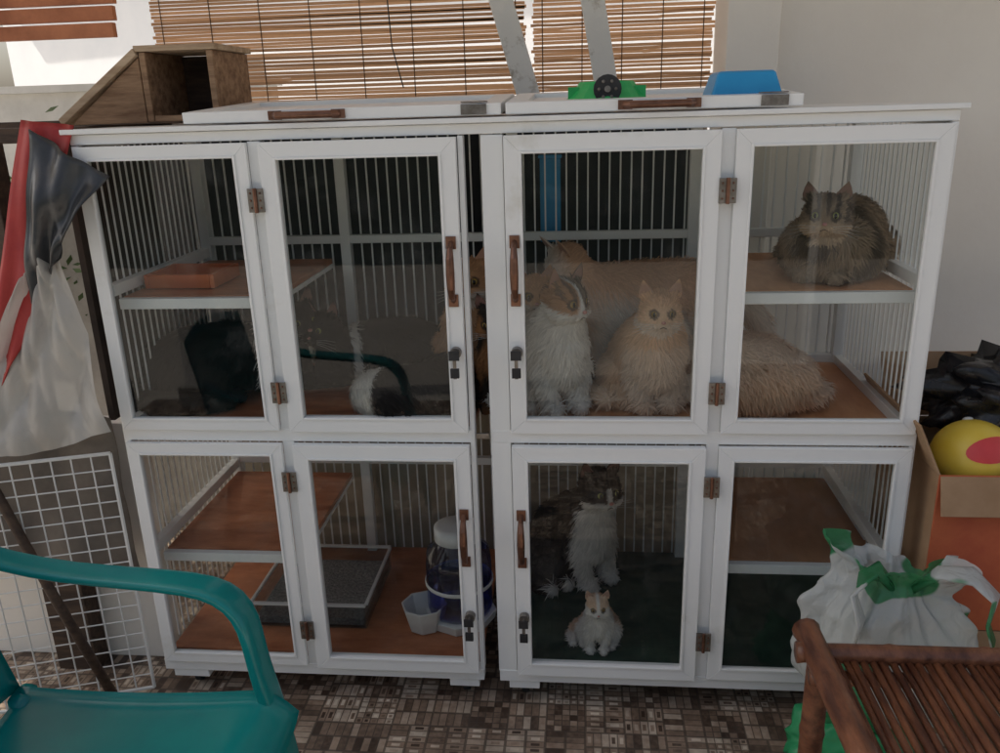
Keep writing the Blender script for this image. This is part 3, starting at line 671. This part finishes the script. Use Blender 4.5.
for i in range(500):
    c=Vector((-1.78+rr.gauss(0,.10),.95+rr.gauss(0,.15),1.0+rr.gauss(0,.14))); a=Vector((rr.gauss(0,1),rr.gauss(0,1),rr.gauss(0,.6))).normalized(); b_=a.orthogonal().normalized(); l=rr.uniform(.03,.06)
    s.add([c,c+a*l*.5+b_*l*.2,c+a*l,c+a*l*.5-b_*l*.2],[(0,1,2,3)],'leaf')
s.tube([(-1.78,.95,0),(-1.8,.95,.5),(-1.77,.96,1.0)],[.02,.015,.008],'darkwood',8); s.obj('garden_shrub')

# ---------------------------------------------------------------- plastic chair
ch=empty('plastic_armchair')
cx,cy=-.68,-.76
def arm(sg):
    y=lambda v: cy+sg*v
    pts=[(-.98,y(.24),.74),(-.93,y(.262),.70),(-.82,y(.272),.672),(-.68,y(.275),.662),(-.56,y(.272),.655),(-.50,y(.268),.640),(-.462,y(.262),.605),(-.448,y(.256),.55),(-.440,y(.25),.48),(-.428,y(.25),.42),(-.41,y(.255),.30),(-.385,y(.27),.0)]
    wd=[.026,.028,.03,.032,.034,.036,.036,.034,.032,.034,.03,.022]; th=[.011,.011,.011,.011,.012,.013,.014,.014,.015,.017,.016,.012]
    m=MB(); m.tube(pts,1,'teal',20,wide=(Vector((0,1,0)),wd,th)); m.obj('arm',ch,smooth=True,sub=1)
arm(1); arm(-1)
def seat(u,v):
    x=-.93+.56*u; y=cy+(v-.5)*(.49-.04*(1-u)); z=.425-.02*math.sin(math.pi*v)-.012*math.sin(math.pi*min(u*1.1,1))
    if u>.85: z-=.05*((u-.85)/.15)**2
    e=abs(v-.5)*2
    if e>.9: z+=.012*(e-.9)/.1
    return (x,y,z)
m=MB(); m.grid(seat,26,26,'teal'); m.obj('seat',ch,smooth=True,solid=.006)
m=MB()
m.grid(lambda u,v:(-.94-.09*v-.03*math.sin(math.pi*u)*1,cy+(u-.5)*(.46-.04*v),.43+.42*v+.03*math.sin(math.pi*u)*(v>.9)),20,14,'teal'); m.obj('backrest',ch,smooth=True,solid=.006)
m=MB()
for sg in (1,-1): m.tube([(-.92,cy+sg*.21,.43),(-.96,cy+sg*.23,.2),(-.99,cy+sg*.245,0)],1,'teal',14,wide=(Vector((0,1,0)),[.03,.026,.02],[.02,.018,.013]))
m.obj('rear_legs',ch,smooth=True)

# ---------------------------------------------------------------- bamboo table
bt=empty('bamboo_table')
m=MB(); ZZ=.55
def cane(a,b,r,k='bamboo'):
    a=Vector(a);b=Vector(b);n=max(2,int((b-a).length/.16)); pts=[];rad=[]
    for i in range(n+1):
        t=i/n
        for dt,f in ((-.012,1),(0,1.10),(.012,1)):
            tt=t+dt/(b-a).length
            if 0<=tt<=1: pts.append(a+(b-a)*tt); rad.append(r*f)
    m.tube(pts,rad,k,12)
cane((.610,-.45,ZZ+.014),(.625,-1.25,ZZ+.014),.024)
cane((1.3,-.45,ZZ+.014),(1.3,-1.25,ZZ+.014),.024)
cane((.58,-.505,ZZ+.004),(1.4,-.505,ZZ+.004),.018); cane((.58,-1.22,ZZ+.004),(1.4,-1.22,ZZ+.004),.018)
cane((.60,-.53,ZZ-.03),(1.36,-.53,ZZ-.03),.014)
for x,y in ((.63,-.48),(1.28,-.48),(.63,-1.22),(1.28,-1.22)): cane((x,y,0),(x,y,ZZ-.01),.022)
x=.645; r_=random.Random(2)
while x<1.27:
    w_=r_.uniform(.009,.014); m.tube([(x,-.515,ZZ-.004),(x+r_.uniform(-.003,.003),-.85,ZZ-.004+r_.uniform(-.002,.002)),(x,-1.21,ZZ-.004)],w_*.62,'bamboo',8); x+=w_*1.38
m.obj('top_and_legs',bt,smooth=True)

# ---------------------------------------------------------------- boxes, bags at right
cb=empty('cardboard_box')
m=MB()
bx0,bx1,by0,by1=.99,1.41,-.05,.33
m.box(bx0,bx1,by0,by0+.006,.30,.70,'redcard'); m.box(bx0,bx1,by1-.006,by1,.30,.70,'card'); m.box(bx0,bx0+.006,by0+.007,by1-.007,.30,.70,'card'); m.box(bx1-.006,bx1,by0+.007,by1-.007,.30,.70,'card'); m.box(bx0+.007,bx1-.007,by0+.007,by1-.007,.301,.31,'card')
m.box(0,.13,0,.38,-.003,.003,'card',Matrix.Translation((bx0-.002,by0,.702))@Matrix.Rotation(d2(-115),4,'Y'))
m.box(0,bx1-bx0,-.09,0,-.003,.003,'card',Matrix.Translation((bx0,by0-.004,.700))@Matrix.Rotation(d2(72),4,'X'))
m.box(0,bx1-bx0,0,.17,-.003,.003,'card',Matrix.Translation((bx0,by1,.702))@Matrix.Rotation(d2(70),4,'X'))
m.obj('panels',cb,bevel=.0015)
cb2=MB(); cb2.box(.99,1.5,-.05,.38,.0,.298,'card'); cb2.box(1.2,1.25,-.052,-.0505,.0,.298,'beige'); cb2.obj('storage_carton',bevel=.004)
m=MB(); m.ell((0,0,0),(.092,.092,.088),'yellow',36,24)
vs=[];nn_=24
for i in range(5):
    for j in range(nn_):
        a=2*math.pi*j/nn_; px=.058*i/4*math.cos(a); pz=.030*i/4*math.sin(a)+.012+.1*px; vs.append((px,-.0935*math.sqrt(max(0,1-(px/.092)**2-(pz/.088)**2)),pz))
m.add(vs,[(i*nn_+j,i*nn_+(j+1)%nn_,(i+1)*nn_+(j+1)%nn_,(i+1)*nn_+j) for i in range(4) for j in range(nn_)],'redink')
m.ell((0,0,.088),(.012,.012,.006),'whitep',12,6)
o=m.obj('yellow_ball',smooth=True); o.location=(1.105,.06,.70); o.rotation_euler=(d2(-25),0,d2(8))
ins=MB(); ins.box(1.01,1.20,.0,.12,.32,.61,'beige'); ins.box(1.22,1.38,.02,.30,.32,.66,'whitep'); ins.obj('packed_cartons',bevel=.003)
def crumple(name,c,r,k,sd,amp=.25,sub=4,flat=None,smooth=True,fq=3):
    bm=bmesh.new(); bmesh.ops.create_icosphere(bm,subdivisions=sub,radius=1); rs=np.random.RandomState(sd)
    P=np.array([v.co[:] for v in bm.verts]); Q=P+.18*np.stack([vnoise(P,3,sd+1),vnoise(P,3,sd+2),vnoise(P,3,sd+3)],1); dsp=np.zeros(len(P))
    for i in range(26):
        d=rs.randn(3); d/=np.linalg.norm(d); dsp-=np.abs(np.sin(Q@d*(fq+i*.5)+rs.rand()*6))**.7*(1/(1+i*.10))
    dsp=(dsp-dsp.mean())/dsp.std()*amp*.35
    P=P*(1+dsp)[:,None]*np.array(r)+np.array(c)
    if flat is not None: P[:,2]=np.maximum(P[:,2],flat)
    for v,p in zip(bm.verts,P): v.co=p
    me=bpy.data.meshes.new(name); bm.to_mesh(me); bm.free(); me.materials.append(M[k]); me.polygons.foreach_set('use_smooth',[smooth]*len(me.polygons))
    o=bpy.data.objects.new(name,me); COL.objects.link(o); return o
crumple('black_plastic_bag',(1.27,.22,.80),(.20,.14,.11),'blackbag',3,.5)
def bagfn(cx_,cy_,z0_,rx,ry,h,lean,sd):
    def fn(u,v):
        th=2*math.pi*u
        prof=[(0,.05),(.06,.72),(.25,1.0),(.5,1.0),(.70,.88),(.82,.64),(.88,.52),(.93,.56),(1.0,.72)]
        for (a,ra),(b_,rb) in zip(prof[:-1],prof[1:]):
            if a<=v<=b_: t=(v-a)/(b_-a); t=t*t*(3-2*t); r=ra+(rb-ra)*t; break
        pl=0
        for i,f in enumerate((3,5,8,13,19)):
            pl+=(1-2*abs(math.sin(th*f/2+sd*i+1.3*math.sin(v*3+i)+.5*math.sin(th*2+sd))))/(1+.55*i)
        k=.07+.17*max(0,v-.25)
        dent=.10*math.sin(th*2+v*7+sd)+.08*math.sin(th*3-v*11+2*sd)
        r*=(1+k*pl+dent*(v>.03))
        zz=z0_+h*(v-.12*(1-v)*abs(math.sin(th*1.5+sd))*.5)+ (.02*math.sin(th*4+sd)+.03*math.cos(th*2))*(v>.85)*(v-.85)/.15 - .06*max(0,math.cos(th-.3))*v*v
        return (cx_+rx*r*math.cos(th)+lean[0]*v*v,cy_+ry*r*math.sin(th)+lean[1]*v*v,zz)
    return fn
bg_=empty('white_plastic_bag')
m=MB(); m.grid(bagfn(.875,-.18,.16,.200,.115,.41,(-.0,.02),1.7),170,80,'plbag'); m.obj('bag_body',bg_,smooth=True)
m=MB()
for sx,ex in ((-.06,-.09),(.06,.12)):
    pts=[(.88+sx*.3,-.20,.50),(.88+sx,-.22,.555),(.88+ex,-.24,.56),(.88+ex*1.35,-.26,.52),(.88+ex*1.2,-.28,.47),(.88+ex*1.3,-.29,.43)]
    m.tube(pts,1,'plbag',14,wide=(Vector((.5,1,.1)),[.012,.024,.032,.036,.034,.028],[.008,.007,.006,.005,.004,.003]))
m.obj('bag_handles',bg_,smooth=True)
gb=empty('green_pet_food_bag')
o=crumple('sack',(.82,-.20,.085),(.14,.09,.095),'greenbag',5,.3,4,.004); o.parent=gb
tx=bpy.data.curves.new('sack_print','FONT'); tx.body='25'; tx.size=.07; tx.extrude=.001; to=bpy.data.objects.new('sack_print',tx); COL.objects.link(to); to.parent=gb; to.location=(.715,-.305,.07); to.rotation_euler=(d2(90),0,d2(-8)); tx.materials.append(M['whitep'])

# ---------------------------------------------------------------- camera, light
C=Vector((.1877,-1.8308,1.5183)); yaw,pit,rol=-.1018,.3154,-.0315
F=Vector((math.sin(yaw)*math.cos(pit),math.cos(yaw)*math.cos(pit),-math.sin(pit))); R=Vector((math.cos(yaw),-math.sin(yaw),0)); U=R.cross(F)
c,s_=math.cos(rol),math.sin(rol); R2=c*R+s_*U; U2=-s_*R+c*U
cam=bpy.data.cameras.new('Camera'); co=bpy.data.objects.new('Camera',cam); COL.objects.link(co)
co.matrix_world=Matrix(((R2.x,U2.x,-F.x,C.x),(R2.y,U2.y,-F.y,C.y),(R2.z,U2.z,-F.z,C.z),(0,0,0,1)))
cam.sensor_width=36; cam.lens=29.876; cam.clip_start=.05; cam.clip_end=500
S.camera=co
sd=Vector((-.66,.12,.74)).normalized()
sun=bpy.data.lights.new('sun','SUN'); sun.energy=5; sun.angle=d2(.5); sun.color=(1,.93,.83); so=bpy.data.objects.new('sun',sun); COL.objects.link(so)
so.rotation_euler=sd.to_track_quat('Z','Y').to_euler()
w=bpy.data.worlds.new('World'); S.world=w; w.use_nodes=True; nt=w.node_tree; bg=nt.nodes['Background']; sk=nt.nodes.new('ShaderNodeTexSky'); sk.sky_type='NISHITA'; sk.sun_disc=False
sk.sun_elevation=math.asin(sd.z); sk.sun_rotation=math.atan2(sd.x,sd.y); sk.dust_density=5; sk.air_density=1.0
hsn=nt.nodes.new('ShaderNodeHueSaturation'); hsn.inputs['Saturation'].default_value=.7
nt.links.new(sk.outputs[0],hsn.inputs['Color']); nt.links.new(hsn.outputs[0],bg.inputs[0]); bg.inputs[1].default_value=.15
S.view_settings.view_transform='Standard'; S.view_settings.look='None'; S.view_settings.exposure=0
